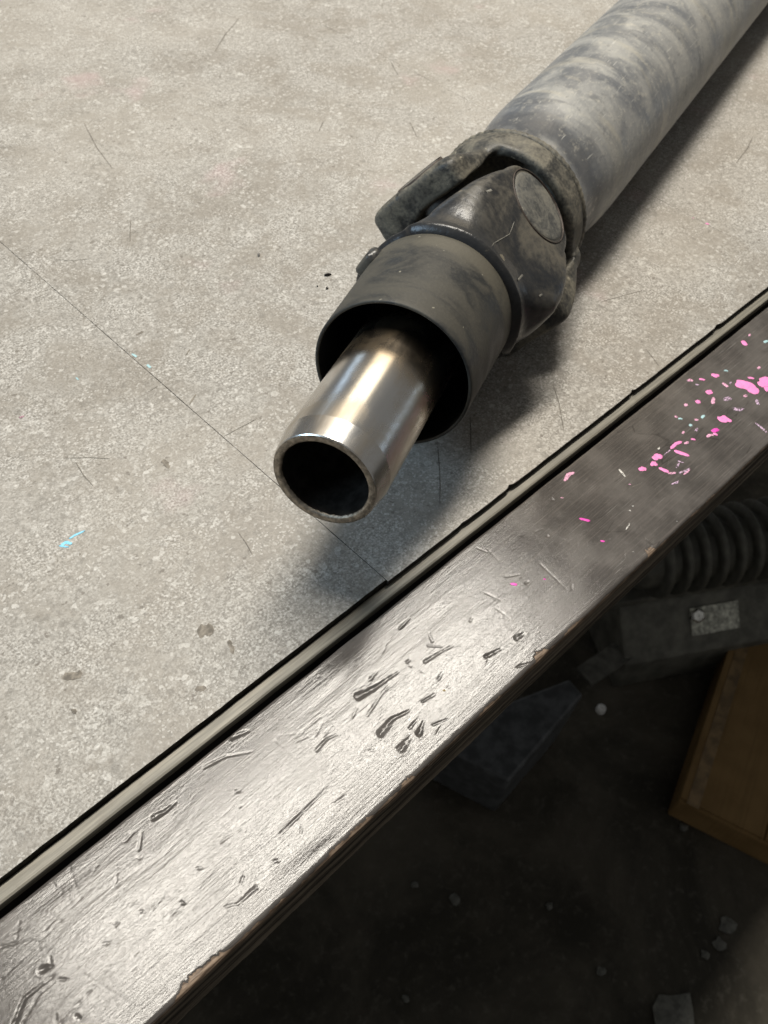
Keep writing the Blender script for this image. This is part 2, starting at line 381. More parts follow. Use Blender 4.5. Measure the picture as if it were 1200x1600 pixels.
# ------------------------------------------------------------------ workbench
BY = 0.4555 * HS                       # front edge of the tiles
PY1, PY0 = 0.4205 * HS, 0.2322 * HS    # back and front edges of the dark plank
X0, X1, YB = -1.45, 1.75, 0.95
bench = thing('workbench', 'stone-look workbench with scuffed dark brown edge plank marked by pink paint', 'workbench', (0.5, 0.4, ZF))

# deck under the tiles; its front is covered by the pale trim
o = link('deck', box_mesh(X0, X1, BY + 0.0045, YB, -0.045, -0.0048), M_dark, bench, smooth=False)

# tiles, each a sheet 4 mm thick with a chipped front edge
NOTCH = [(at(985, 608)[0], 0.0010, 0.0009), (at(793, 756)[0], 0.0009, 0.0012), (at(720, 815)[0], 0.0004, 0.0015), (at(1115, 505)[0], 0.0008, 0.002)]
TOPF = []
def tile(x0, x1, y0, y1, dy, front=True):
    n = int((x1 - x0) / 0.0008)
    xs = np.linspace(x0, x1, n); ys = np.full(n, y0 + dy)
    if front:
        ys = ys + 0.00018 * fbm(xs * 160, xs * 0 + 3.1, 1) + 0.00018 * np.maximum(0, fbm(xs * 700, xs * 0, 3) - 0.15)
        for (nx, d, w) in NOTCH: ys = ys + d * np.exp(-((xs - nx) / w) ** 2)
    top = [(x, y, 0.0) for x, y in zip(xs, ys)]; low = [(x, y + 0.0002, -0.0045) for x, y in zip(xs, ys)]
    rim = [(x, y - 0.0002, -0.0005) for x, y in zip(xs, ys)]
    V = top + rim + low + [(x1, y1, 0), (x0, y1, 0), (x1, y1, -0.0045), (x0, y1, -0.0045)]
    Fc = []
    for i in range(n - 1):
        Fc.append((i, n + i, n + i + 1, i + 1)); Fc.append((n + i, 2 * n + i, 2 * n + i + 1, n + i + 1))
    k = int((y1 - y0) / 0.003); sy = np.linspace(y1, y0, k, endpoint=False)
    V = V[:3 * n]; rs = [3 * n + i for i in range(k)]; ls = [3 * n + k + i for i in range(k)]
    V += [(x1 - 0.00022 * max(0.0, float(fbm(np.array(y * 140), np.array(x1 * 9), 2))), y, 0) for y in sy]
    V += [(x0 + 0.00022 * max(0.0, float(fbm(np.array(y * 140), np.array(x0 * 9 + 4), 3))), y, 0) for y in sy]
    m_ = len(V); V += [(v[0], v[1], -0.0045) for v in V[3 * n:m_]]
    TOPF.append(len(Fc)); Fc.append(tuple(range(n)) + tuple(reversed(rs)) + tuple(ls))
    for i in range(k - 1):
        Fc.append((rs[i], rs[i + 1], rs[i + 1] + 2 * k, rs[i] + 2 * k)); Fc.append((ls[i + 1], ls[i], ls[i] + 2 * k, ls[i + 1] + 2 * k))
    Fc.append((rs[-1], n - 1, 2 * n - 1, 3 * n - 1, rs[-1] + 2 * k)); Fc.append((0, ls[-1], ls[-1] + 2 * k, 2 * n, n)); Fc.append((rs[0], rs[0] + 2 * k, ls[0] + 2 * k, ls[0]))
    return mesh(V, Fc)
M_tedge = simple('dirty_tile_edge', (0.030, 0.027, 0.022), 0.8, 0, 300, 0.5, spec=0.1)
S1, S2 = 0.5305 * HS, 1.652 * HS
G, G2 = 0.00012, 0.00005
seams = [X0, S1 - 3 * (S2 - S1), S1 - 2 * (S2 - S1), S1 - (S2 - S1), S1, S2, S2 + (S2 - S1), S2 + 2 * (S2 - S1), X1]
for i in range(len(seams) - 1):
    ga, gb = (G2 if abs(seams[i] - S2) < 1e-6 else G), (G2 if abs(seams[i + 1] - S2) < 1e-6 else G)
    to = link('tile', tile(seams[i] + ga, seams[i + 1] - gb, BY, YB, 0.0004 if i == 3 else (-0.0007 if i == 4 else 0)), M_tile, bench, smooth=False)
    to.data.materials.append(M_tedge); mi_ = np.ones(len(to.data.polygons), np.int32); mi_[TOPF[-1]] = 0; to.data.polygons.foreach_set('material_index', mi_)

# pale metal trim in the gap
xs = np.linspace(X0, X1, 1400); TY = 0.4367 * HS; prof = [(BY + 0.004, -0.0052), (BY + 0.003, -0.0047), (BY + 0.0004, -0.0046), (BY - 0.0001, -0.0031), (TY + 0.0010, -0.0031), (TY + 0.0003, -0.0034), (TY, -0.0044), (TY + 0.0002, -0.0066)]
V = []; 
for x in xs:
    w = 0.00010 * float(fbm(np.array(x * 90), np.array(2.2), 2)) + 0.00004 * float(fbm(np.array(x * 600), np.array(5.2), 4))
    for j, (y, z) in enumerate(prof): V.append((x, y + (w if j > 3 else 0), z + (0.5 * w if j in (4, 5) else 0)))
n = len(prof); Fc = [(i * n + j, (i + 1) * n + j, (i + 1) * n + j + 1, i * n + j + 1) for i in range(len(xs) - 1) for j in range(n - 1)]
M_black = simple('plain_black', (0.006, 0.006, 0.006), 0.6, spec=0.15)
link('edge_trim', mesh(V, Fc), M_strip, bench, smooth=False)
link('trim_skirt', box_mesh(X0, X1, TY + 0.00025, BY + 0.0044, -0.044, -0.0064), M_dark, bench, smooth=False)  # trim's front wall coloured near black to stand for shade
link('gap_shade', box_mesh(X0, X1, PY1 + 0.0004, TY - 0.0002, -0.044, -0.032), M_black, bench, smooth=False)  # black box added at the bottom of the gap as painted shade

# --- the dark plank: one fine relief mesh
XA, XB = -0.10, 0.46
dx = 0.00040
nx = int((XB - XA) / dx); xs = np.concatenate([np.linspace(X0, XA, 60)[:-1], np.linspace(XA, XB, nx), np.linspace(XB, X1, 120)[1:]])
rnd = 0.0016
ys_top = np.linspace(PY1 - 0.0006, PY0 + rnd, 130)
py = [PY1, PY1, PY1 - 0.0002] + list(ys_top) + [PY0 + rnd * (1 - math.sin(a)) for a in np.linspace(0.2, math.pi / 2, 7)] + [PY0] * 26
pz = [-0.03, -0.0008, -0.0002] + [0.0] * 130 + [-rnd * (1 - math.cos(a)) for a in np.linspace(0.2, math.pi / 2, 7)] + list(np.linspace(-rnd - 0.0007, -0.0205, 26))
py = np.array(py); pz = np.array(pz); NT = 3 + 130 + 7
Xg, Yg = np.meshgrid(xs, py, indexing='ij'); Zg = np.repeat(pz[None, :], len(xs), 0)
inten = np.clip((0.30 - Xg) / 0.14, 0.12, 1) * np.clip(0.55 + 1.6 * fbm(Xg * 30, Yg * 60, 5, 3), 0.2, 1.5)
top = np.zeros_like(Xg); top[:, 2:NT] = 1.0
gr = fbm(Xg * 20, Yg * 430 + 0.6 * vnoise(Xg * 40, Yg * 90, 3), 0, 2)
wav = fbm(Xg * 55 + 3, Yg * 150, 2, 3)
edgey = np.clip((PY0 + 0.030 - Yg) / 0.030, 0, 1)
rel = top * inten * (0.000040 * gr * (0.5 + 1.0 * edgey) + 0.00012 * wav * (0.25 + edgey * 0.6))
rel += top * 0.00012 * fbm(Xg * 14, Yg * 40, 6, 2) + top * inten * 0.00006 * fbm(Xg * 26 + 8, Yg * 260 + 2 * vnoise(Xg * 40, Yg * 60, 2), 4, 3)
wear = np.zeros_like(Xg); dirt = np.zeros_like(Xg)
def seg_field(pts, X, Y):
    best = np.full(X.shape, 9.0); tt = np.zeros(X.shape); L = len(pts) - 1
    for i in range(L):
        a = pts[i]; b = pts[i + 1]; d = b - a; q = d @ d
        t = np.clip(((X - a[0]) * d[0] + (Y - a[1]) * d[1]) / q, 0, 1)
        r = np.hypot(X - a[0] - t * d[0], Y - a[1] - t * d[1]); m = r < best
        best = np.where(m, r, best); tt = np.where(m, (i + t) / L, tt)
    return best, tt
def gouge(path, wpx, depth, taper=0.25, rim=0.35, dirty=0.6):
    """path in photograph pixels on the plank, width in pixels, depth in mm"""
    pts = [at(*p)[:2] for p in path]
    mpp = np.linalg.norm(at(path[0][0] + 1, path[0][1])[:2] - at(*path[0])[:2])
    w = 0.5 * wpx * mpp; pad = w * 4
    x0 = min(p[0] for p in pts) - pad; x1 = max(p[0] for p in pts) + pad
    i0, i1 = np.searchsorted(xs, [x0, x1])
    if i1 <= i0: return
    sl = (slice(i0, i1), slice(2, NT))
    d, t = seg_field(pts, Xg[sl], Yg[sl])
    ww = w * (1 - (1 - taper) * t)
    u = d / ww
    prof_ = np.where(u < 1, -(1 - u) ** 1.15 * (1 + 1.1 * vnoise(Xg[sl] * 1300, Yg[sl] * 1300, 2)), 0) + 0.22 * rim * np.exp(-((u - 1.2) / 0.3) ** 2)
    rel[sl] += 0.42 * depth * 0.001 * prof_ * (1 - 0.6 * t)
    dirt[sl] = np.maximum(dirt[sl], 0.6 * dirty * np.clip(1.05 - u, 0, 1))
for g in [
    ([(560, 1088), (585, 1075), (622, 1050)], 17, .75, .2), ([(574, 1118), (596, 1085), (614, 1062)], 6, .30, .5),
    ([(578, 1062), (590, 1048)], 8, .3, .4), ([(595, 1146), (612, 1124), (640, 1110)], 17, .8, .25),
    ([(627, 1170), (640, 1152)], 17, .8, .6), ([(655, 1146), (661, 1128)], 14, .7, .3), ([(640, 1138), (655, 1120)], 7, .35, .4),
    ([(664, 1034), (684, 1021), (708, 1008)], 8, .45, .3), ([(760, 1026), (782, 1014)], 10, .5, .4), ([(808, 997), (818, 990)], 12, .4, .6),
    ([(495, 1172), (510, 1155), (528, 1147)], 8, .45, .4), ([(493, 1150), (504, 1130)], 4, .25, .5), ([(506, 1150), (522, 1128)], 4, .22, .5),
    ([(362, 1152), (388, 1142)], 12, .6, .6), ([(320, 1198), (352, 1182), (395, 1174)], 9, .35, .35),
    ([(240, 1277), (258, 1268), (274, 1253)], 13, .65, .35), ([(345, 1316), (382, 1292)], 5, .3, .3),
    ([(108, 1352), (118, 1385), (133, 1418)], 3.5, .2, .7), ([(78, 1376), (116, 1416)], 3, .16, .8), ([(42, 1404), (95, 1440)], 2.5, .12, .8),
    ([(0, 1532), (60, 1475), (118, 1412), (150, 1380)], 3, .2, .7), ([(92, 1602), (140, 1550), (176, 1506)], 3.5, .22, .6),
    ([(22, 1600), (38, 1560), (85, 1523)], 11, .45, .5), ([(35, 1600), (60, 1555), (88, 1530)], 5, .25, .6),
    ([(400, 1387), (372, 1412), (346, 1418)], 10, .40, .3), ([(304, 1420), (312, 1455), (318, 1505)], 3, .14, .6),
    ([(238, 1422), (258, 1396)], 5, .28, .4), ([(266, 1432), (284, 1410)], 4.5, .25, .4), ([(284, 1410), (290, 1413)], 8, .35, .7),
    ([(430, 1157), (446, 1170), (462, 1186)], 5, .22, .5), ([(690, 1052), (672, 1080)], 7, .2, .3),
    ([(440, 1302), (480, 1262), (520, 1222), (584, 1166)], 8, .22, .4), ([(470, 1295), (472, 1312)], 7, .35, .5),
    ([(430, 1345), (436, 1346)], 8, .4, .8), ([(370, 1236), (374, 1236)], 9, .35, .9), ([(374, 1260), (377, 1261)], 6, .3, .9),
    ([(215, 1340), (218, 1342)], 6, .35, .9), ([(640, 1040), (643, 1041)], 6, .3, .9), ([(658, 1050), (661, 1050)], 5, .3, .9),
    ([(220, 1424), (226, 1426)], 7, .35, .7), ([(120, 1588), (124, 1592)], 8, .4, .8), ([(92, 1530), (108, 1531)], 6, .35, .5),
    ([(65, 1515), (80, 1510)], 16, .5, .6), ([(540, 1245), (505, 1265)], 9, .15, .3), ([(212, 1496), (236, 1466), (255, 1440)], 4, .12, .5),
    ([(500, 1120), (470, 1145), (430, 1150)], 6, .14, .4), ([(700, 1075), (706, 1060)], 4, .2, .5),
    ([(0, 1480), (45, 1468), (60, 1472)], 6, .25, .4), ([(160, 1475), (200, 1470)], 6, .2, .4), ([(130, 1522), (190, 1560), (232, 1582)], 2.5, .12, .9),
    ([(700, 940), (745, 905), (820, 850)], 2, .06, .8), ([(520, 1010), (640, 930)], 2, .05, .8), ([(545, 1122), (640, 1050), (720, 985), (790, 930)], 2.2, .10, .8),
    ([(230, 1372), (330, 1290), (420, 1215), (500, 1150)], 2.2, .10, .8), ([(845, 882), (866, 902), (886, 922)], 5, .12, .7, .2, .0), ([(762, 858), (782, 880)], 4, .10, .7, .2, .0),
    ([(758, 926), (782, 938)], 4.5, .14, .7, .6, .1), ([(775, 950), (796, 966)], 5, .12, .6, .6, .1), ([(930, 940), (922, 965)], 3, .12, .6, .4, .0),
    ([(1180, 660), (1200, 690)], 6, .10, .6, .3, .0), ([(1140, 672), (1150, 684)], 4, .06, .6, .3, .0), ([(968, 735), (976, 745)], 4, .08, .6, .4, .0)]:
    gouge(*g)
# random small nicks along the plank, most in the worn stretch
for k in range(80):
    x = rng.uniform(-0.03, 0.36) if k % 4 else rng.uniform(-0.03, 0.17); y = rng.uniform(PY0 + 0.002, PY1 - 0.002); a = rng.normal(0.1, 0.5); Ln = rng.uniform(0.0006, 0.006)
    w = rng.uniform(0.0002, 0.0006); dep = rng.uniform(0.03, 0.16)
    i0, i1 = np.searchsorted(xs, [x - Ln - 0.004, x + Ln + 0.004]); sl = (slice(i0, i1), slice(2, NT))
    pts = [np.array([x, y]), np.array([x + Ln * math.cos(a), y + Ln * math.sin(a)])]
    d, t = seg_field(pts, Xg[sl], Yg[sl]); u = d / (w * (1 - 0.6 * t))
    rel[sl] += dep * 0.001 * (np.where(u < 1, -(1 - u ** 2), 0) + 0.0)
    dirt[sl] = np.maximum(dirt[sl], 0.5 * np.clip(1.1 - u, 0, 1))
# film broken off along the front arris
jag = 0.0006 * fbm(xs * 90, xs * 0 + 1.7, 2) + 0.0006 * np.maximum(0, fbm(xs * 350, xs * 0 + 9.7, 4))
lim = PY0 + 0.0004 + np.maximum(jag, 0)
for (px, py_, wpx, up) in [(300, 1530, 26, .0030), (338, 1500, 16, .0024), (560, 1290, 24, .0017), (530, 1325, 20, .0016), (846, 1022, 15, .0032), (1014, 858, 10, .0034),
                           (900, 985, 20, .0012), (760, 1095, 30, .0010), (640, 1225, 14, .0018), (430, 1412, 18, .0010), (1110, 775, 18, .0008)]:
    p = at(px, py_); wm = wpx * 0.00026
    lim = np.maximum(lim, PY0 + up * np.clip(1.25 - ((xs - p[0]) / wm) ** 2, 0, 1) * (0.75 + 0.5 * vnoise(xs * 1500, xs * 0, 1)))
chip = np.clip((lim[:, None] - Yg) / 0.00035, 0, 1) * (np.arange(len(py))[None, :] < NT + 2) * (np.arange(len(py))[None, :] > 1)
wear = np.maximum(wear, chip); rel -= 0.00030 * chip
rel_front = np.zeros_like(Xg); rel_front[:, NT:] = 0.00035 * fbm(Xg[:, NT:] * 25, Zg[:, NT:] * 900, 3, 3) + 0.0002 * fbm(Xg[:, NT:] * 300, Zg[:, NT:] * 500, 5, 2)
Zg = Zg + rel; Yg2 = Yg + rel_front
Yg2[:, :3] += 0.0003 * fbm(xs * 60, xs * 0 + 4.4, 6)[:, None]
nY = len(py); idx = np.arange(len(xs) * nY).reshape(len(xs), nY)
Q = np.stack([idx[:-1, :-1], idx[:-1, 1:], idx[1:, 1:], idx[1:, :-1]], -1).reshape(-1, 4)
me = quads_mesh(np.stack([Xg, Yg2, Zg], -1).reshape(-1, 3), Q)
for nm, arr in (('wear', wear), ('dirt', dirt)):
    at_ = me.attributes.new(nm, 'FLOAT', 'POINT'); at_.data.foreach_set('value', np.ascontiguousarray(arr, np.float32).ravel())
plank = link('edge_plank', me, M_plank, bench)
me.materials.append(M_ply)
mi = np.zeros((len(xs) - 1, nY - 1), np.int32); mi[:, NT + 1:] = 1; me.polygons.foreach_set('material_index', mi.ravel())
# under side of the plank and a leg, so that nothing is paper thin
link('plank_core', box_mesh(X0, X1, PY0 + 0.0012, PY1 - 0.0006, -0.0215, -0.0030), M_ply, bench, smooth=False)
link('rail', box_mesh(X0, X1, PY1 + 0.012, PY1 + 0.05, -0.13, -0.0455), M_ply, bench, smooth=False)
for lx in (X0 + 0.05, X1 - 0.12):
    for ly in (PY1 + 0.055, YB - 0.1):
        link('leg', box_mesh(lx, lx + 0.07, ly, ly + 0.07, ZF, -0.0455), M_ply, bench, smooth=False)

# --- paint spots
def paint(name, c, worn=0.0):
    m = MT(name); n = m.noise(900, 3, 0.6); d = m.noise(300, 4, 0.6, vec=m.mapv((1, 1, 1), loc=(3, 3, 0)))
    col = m.mix(m.math('MULTIPLY', m.ramp(d, (0.5, 0.7)), 0.45), tuple(x * 0.9 for x in c), tuple(x * 0.45 + 0.05 for x in c))
    if worn: m.put(m.b.inputs['Alpha'], m.ramp(m.noise(1.0, 3, 0.6, m.mapv((700, 1900, 1), (0, 0, 0.3))), (worn - 0.04, worn + 0.04)))
    return m.out(col, m.ramp(n, (0.3, 0.7, 0.35, 0.6)), nrm=m.bump(n, 0.5, 0.0003), spec=0.4)
P_PINK = paint('pink_paint', (0.82, 0.23, 0.52), 0.30); P_PALE = paint('pale_pink_paint', (0.72, 0.36, 0.52), 0.42); P_MAG = paint('magenta_paint', (0.72, 0.045, 0.42))
P_LIL = paint('lilac_paint', (0.58, 0.40, 0.56), 0.50); P_CY = paint('pale_blue_paint', (0.36, 0.55, 0.58)); P_BLUE = paint('sky_blue_paint', (0.22, 0.58, 0.78)); P_WH = paint('white_paint', (0.62, 0.60, 0.56), 0.46)
def blob(path, wpx, mat, parent=plank, rough=0.25, z=0.00006):
    """an irregular flat splash of paint along a pixel path"""
    pts = [at(*p)[:2] for p in path]; mpp = np.linalg.norm(at(path[0][0] + 1, path[0][1])[:2] - at(*path[0])[:2]); w = 0.5 * wpx * mpp
    lim_ = w * 2 + 0.0004
    a = np.array(pts[0]); b = np.array(pts[-1])
    L = []; R_ = []; n_ = max(10, int(6 * len(pts)))
    P = np.array(pts)
    if len(P) == 1: P = np.array([P[0] - [w * 0.4, w * 0.3], P[0] + [w * 0.4, w * 0.3]])
    tt = np.linspace(0, len(P) - 1, n_); C = np.stack([np.interp(tt, range(len(P)), P[:, k]) for k in (0, 1)], 1)
    T = np.gradient(C, axis=0); T /= np.linalg.norm(T, axis=1)[:, None] + 1e-12; Nn = np.stack([-T[:, 1], T[:, 0]], 1)
    ph = rng.uniform(0, 99)
    s = np.linspace(0, 1, n_); env = np.sqrt(np.clip(1 - (2 * s - 1) ** 4, 0.04, 1))
    wl = w * env * (1 + rough * 2 * fbm(s * 7 + ph, s * 0 + ph, 0, 2)); wr = w * env * (1 + rough * 2 * fbm(s * 7 + ph, s * 0 + ph + 9, 1, 2))
    lo_ = C + Nn * wl[:, None]; ro_ = C - Nn * wr[:, None]
    def zz(p):
        i = min(max(int(np.searchsorted(xs, p[0])), 0), len(xs) - 1); j = int(np.argmin(np.abs(py[3:NT] - p[1]))) + 3
        return float(Zg[max(0, i - 1):i + 2, max(3, j - 1):j + 2].max()) if parent is plank else 0.0
    V = []
    for t_, m_ in enumerate((lo_, 0.5 * (lo_ + ro_), ro_)):
        for p in m_: V.append((p[0], p[1], zz(p) + z * (4.5 if t_ == 1 else 1)))
    Fc = []
    for i in range(n_ - 1):
        for t_ in (0, 1): Fc.append((t_ * n_ + i, (t_ + 1) * n_ + i, (t_ + 1) * n_ + i + 1, t_ * n_ + i + 1))
    me_ = mesh(V, Fc)
    return link('paint_spot', me_, mat, parent)
def cr(x, y): return (960 + x / 5, 480 + y / 5)
for path, w, mt in [
    ([(1000, 262), (1030, 300)], 7, P_PINK), ([(1050, 228), (1060, 212)], 3, P_PALE), ([(1175, 262), (1192, 275)], 9, P_CY), ([(872, 497)], 6, P_CY),
    ([(570, 578), (592, 568), (615, 580)], 4.5, P_PALE), ([(685, 566)], 9, P_PINK), ([(758, 522), (785, 538), (815, 530)], 6.5, P_PINK), ([(630, 602), (660, 608)], 3, P_LIL),
    ([(845, 592), (870, 612), (885, 625)], 5, P_PALE), ([(900, 600), (915, 588)], 3, P_LIL), ([(725, 650), (755, 680)], 10, P_PINK), ([(775, 705), (766, 758)], 5.5, P_PALE), ([(870, 705), (895, 730)], 13, P_LIL),
    ([(635, 745), (668, 735)], 7, P_PINK), ([(545, 770), (570, 760)], 5, P_PALE), ([(1067, 555)], 9, P_PINK), ([(950, 620), (1000, 600), (1060, 620), (1110, 680)], 17, P_PINK),
    ([(1140, 620), (1180, 575), (1230, 570)], 16, P_PINK), ([(1170, 640), (1230, 640)], 10, P_PINK), ([(1010, 700), (1035, 688)], 4, P_PALE), ([(1110, 720), (1125, 765)], 5, P_LIL),
    ([(920, 790), (960, 800), (1015, 795)], 6, P_LIL), ([(815, 885), (850, 870), (885, 895)], 13, P_PINK), ([(840, 850), (915, 895)], 8, P_PINK), ([(775, 950), (800, 975)], 13, P_MAG), ([(785, 1000), (790, 985)], 7, P_PINK),
    ([(720, 1015), (745, 998), (775, 1000)], 4.5, P_PALE), ([(472, 850), (490, 865)], 4, P_PALE), ([(515, 872)], 7, P_CY), ([(585, 915), (605, 930)], 5, P_CY), ([(680, 850), (700, 862)], 8.5, P_CY), ([(625, 882), (655, 878)], 4, P_PALE),
    ([(615, 1033)], 7, P_PINK), ([(440, 1108), (475, 1070), (525, 1050)], 5.5, P_PINK), ([(545, 1068), (578, 1052)], 4, P_PALE), ([(465, 1120), (520, 1140), (585, 1162)], 6.5, P_PINK),
    ([(305, 1190), (335, 1165), (375, 1165)], 9.5, P_PINK), ([(285, 1240), (310, 1215), (330, 1240)], 6.5, P_PINK), ([(345, 1255), (395, 1275), (425, 1290)], 6, P_PINK), ([(420, 1300), (480, 1293)], 4, P_PALE),
    ([(500, 1295), (560, 1280), (590, 1258)], 4, P_LIL), ([(540, 1310), (590, 1270)], 2.5, P_PALE), ([(445, 1385), (512, 1360)], 3.5, P_LIL), ([(480, 1255), (510, 1215)], 3, P_LIL), ([(490, 1200), (540, 1215)], 2.5, P_LIL), ([(385, 1160), (440, 1112)], 2.2, P_LIL),
    ([(190, 1272), (220, 1262), (250, 1268)], 7.5, P_PINK), ([(120, 1385)], 3.5, P_PALE), ([(35, 1265), (85, 1325)], 3.5, P_WH), ([(340, 1112), (352, 1095)], 3, P_WH), ([(630, 972), (648, 945)], 3.5, P_LIL), ([(530, 990), (545, 970)], 3, P_PALE), ([(1120, 485), (1135, 465)], 4, P_PALE), ([(1100, 905), (1150, 940), (1195, 985)], 3.5, P_LIL)]:
    blob([cr(*p) for p in path], w, mt)
for path, w, mt in [
    ([(882, 752), (888, 742), (897, 738)], 6, P_PALE), ([(878, 778)], 4, P_PALE), ([(803, 913)], 10, P_MAG), ([(905, 810), (922, 814)], 5, P_MAG), ([(938, 845), (945, 846)], 3, P_MAG), ([(851, 905)], 4, P_MAG), ([(984, 798)], 5, P_WH), ([(989, 791)], 3, P_WH), ([(990, 863)], 4, P_WH),
    ([(978, 828), (984, 818)], 2.2, P_WH), ([(600, 1082)], 4, P_LIL), ([(1058, 815)], 3, P_WH), ([(694, 1079)], 5, paint('ochre_paint', (0.25, 0.17, 0.05)))]:
    blob(path, w, mt)
trim_top = bench
for path, w, mt in [
    ([(95, 853), (104, 847), (113, 850)], 6, P_BLUE), ([(108, 842), (118, 836), (133, 829)], 3.5, P_BLUE), ([(92, 853), (108, 855)], 3, P_BLUE),
    ([(206, 553), (214, 558)], 4, P_CY), ([(230, 570), (236, 575)], 4.5, P_CY), ([(119, 590), (123, 594)], 2.5, P_CY), ([(1105, 350)], 6, P_PINK), ([(1083, 341)], 3, P_PALE), ([(30, 653), (38, 650)], 3.5, paint('dull_plum_paint', (0.30, 0.15, 0.20)))]:
    blob(path, w, mt, bench, z=0.00008)

# --- crumbs and grit lying on the tiles: each is a small thing
def crumb(px, py_, l_, w_, h_, rot, mat, label):
    p = at(px, py_, h_ / 2); V = []; rr = random.Random(px * 7 + py_)
    for zf, sc_ in ((0.02, 1.0), (0.55, 1.08), (1.0, 0.7)):
        for k in range(7):
            a = 2 * math.pi * k / 7; q = sc_ * rr.uniform(0.78, 1.15)
            x, y = l_ * math.cos(a) * q / 2, w_ * math.sin(a) * q / 2
            V.append((x * math.cos(rot) - y * math.sin(rot), x * math.sin(rot) + y * math.cos(rot), zf * h_ * rr.uniform(0.9, 1.1)))
    Fc = [tuple(range(6, -1, -1)), tuple(range(14, 21))] + [(r * 7 + k, r * 7 + (k + 1) % 7, (r + 1) * 7 + (k + 1) % 7, (r + 1) * 7 + k) for r in (0, 1) for k in range(7)]
    o_ = link('crumb', mesh(V, Fc), mat, None, Matrix.Translation((p[0], p[1], 0)), smooth=False)
    return tag(o_, label, 'crumb', 'crumbs on the stone tiles')
crumb(512, 429, .0042, .0016, .0011, 0.15 - .6, M_dark, 'longest black crumb on the tiles left of the dust shield')
crumb(511, 450, .0014, .0012, .0010, 0.4, M_dark, 'small black crumb just below the long black crumb')
crumb(496, 447, .0010, .0008, .0006, 1.0, M_dark, 'tiny black crumb left of the long black crumb')
crumb(404, 398, .0022, .0012, .0010, 0.9, simple('grey_grit', (0.12, 0.115, 0.11), 0.7), 'dark grey crumb on the tiles beside a whitish patch')

# dull worn dents in the tiles: shallow flakes of the surface
M_flake = simple('worn_backing', (0.175, 0.155, 0.128), 0.75, 0, 420, 0.4)
for path, w in [([(97, 1060), (128, 1052)], 14), ([(308, 985), (334, 985)], 22), ([(358, 1000), (364, 1022)], 8), ([(255, 718), (263, 732)], 9), ([(305, 1078), (322, 1074)], 8), ([(112, 1108), (118, 1115)], 7), ([(296, 632), (306, 616)], 3), ([(290, 556), (296, 546)], 2.5), ([(212, 524), (224, 518)], 4)]:
    blob(path, w, M_flake, bench, 0.45, 0.00005).name = 'worn_patch'

M_line = simple('dark_scratch', (0.155, 0.142, 0.122), 0.8, 0, 900, 0.4)
for path in [[(85, 406), (112, 407), (138, 405)], [(204, 345), (203, 378)], [(350, 682), (376, 668), (402, 654)], [(131, 192), (152, 232), (176, 264)], [(374, 28), (352, 54), (336, 80)], [(1009, 545), (1020, 559), (1029, 571)], [(864, 600), (874, 632), (881, 674)],
             [(938, 472), (970, 463), (1003, 454)], [(684, 698), (687, 742), (687, 790)], [(735, 650), (736, 708)], [(118, 722), (130, 742), (146, 760)], [(100, 716), (140, 715), (172, 717)], [(372, 832), (384, 848), (394, 866)], [(610, 96), (622, 118)], [(505, 190), (498, 206)], [(640, 190), (652, 215)], [(1150, 255), (1168, 232), (1176, 214)], [(232, 612), (246, 604)]]:
    blob(path, 1.7, M_line, bench, 0.35, 0.00005).name = 'scratch'

# ------------------------------------------------------------------ the driveshaft
h = HS
AZ = 0.2737
S = np.array([math.cos(AZ), math.sin(AZ), 0.0]); NN = np.array([-math.sin(AZ), math.cos(AZ), 0.0])
RT = 0.1374
A0 = NN * 0.4676 + np.array([0, 0, RT])
J = A0 + S * 1.21
az, el = 0.4327, -0.1142
D = np.array([math.cos(az) * math.cos(el), math.sin(az) * math.cos(el), math.sin(el)])
LT = 0.637                                    # tip to joint centre
e1 = np.array([math.sin(az), -math.cos(az), 0.0]); e2 = np.cross(e1, D)
if e2[2] < 0: e2 = -e2
TH = math.radians(48)
u1 = e1 * math.cos(TH) + e2 * math.sin(TH)
u2 = np.cross(S, u1); u2 /= np.linalg.norm(u2)
if u2[2] < 0: u2 = -u2
shaft = thing('driveshaft', 'dusty grey propeller shaft with polished slip yoke lying on the stone tiles', 'driveshaft', tuple((J * [1, 1, 0] * h)))

# tube (local z runs away from the joint)
Mt = frame(tuple((J) * h), S, (0, 0, 1))
prof = [(.135, .1330), (.142, .1372), (.150, .1395), (.158, .1380), (.166, .1325), (.176, .1290), (.22, .1285), (.25, .1300), (.29, .1345), (.32, .1365), (.36, RT)] + [(z, RT) for z in np.linspace(.5, 3.3, 12)] + [(3.32, .130), (3.32, .0)]
def wob(z, a): return 0.0
link('tube', lathe([(z * h, r * h) for z, r in prof], 128), M_tube, shaft, Mt)

# ring of weld where the fork meets the tube
link('weld_bead', lathe([((.148 + .007 * math.cos(t)) * h, (.1365 + .0055 * math.sin(t)) * h) for t in np.linspace(-.5, 3.6, 9)], 200, wob=lambda z, a: 0.006 * math.sin(70 * a + 3 * math.sin(5 * a)) + 0.004 * float(vnoise(np.array(a * 9), np.array(2.0), 1))), M_fork, shaft, Mt)
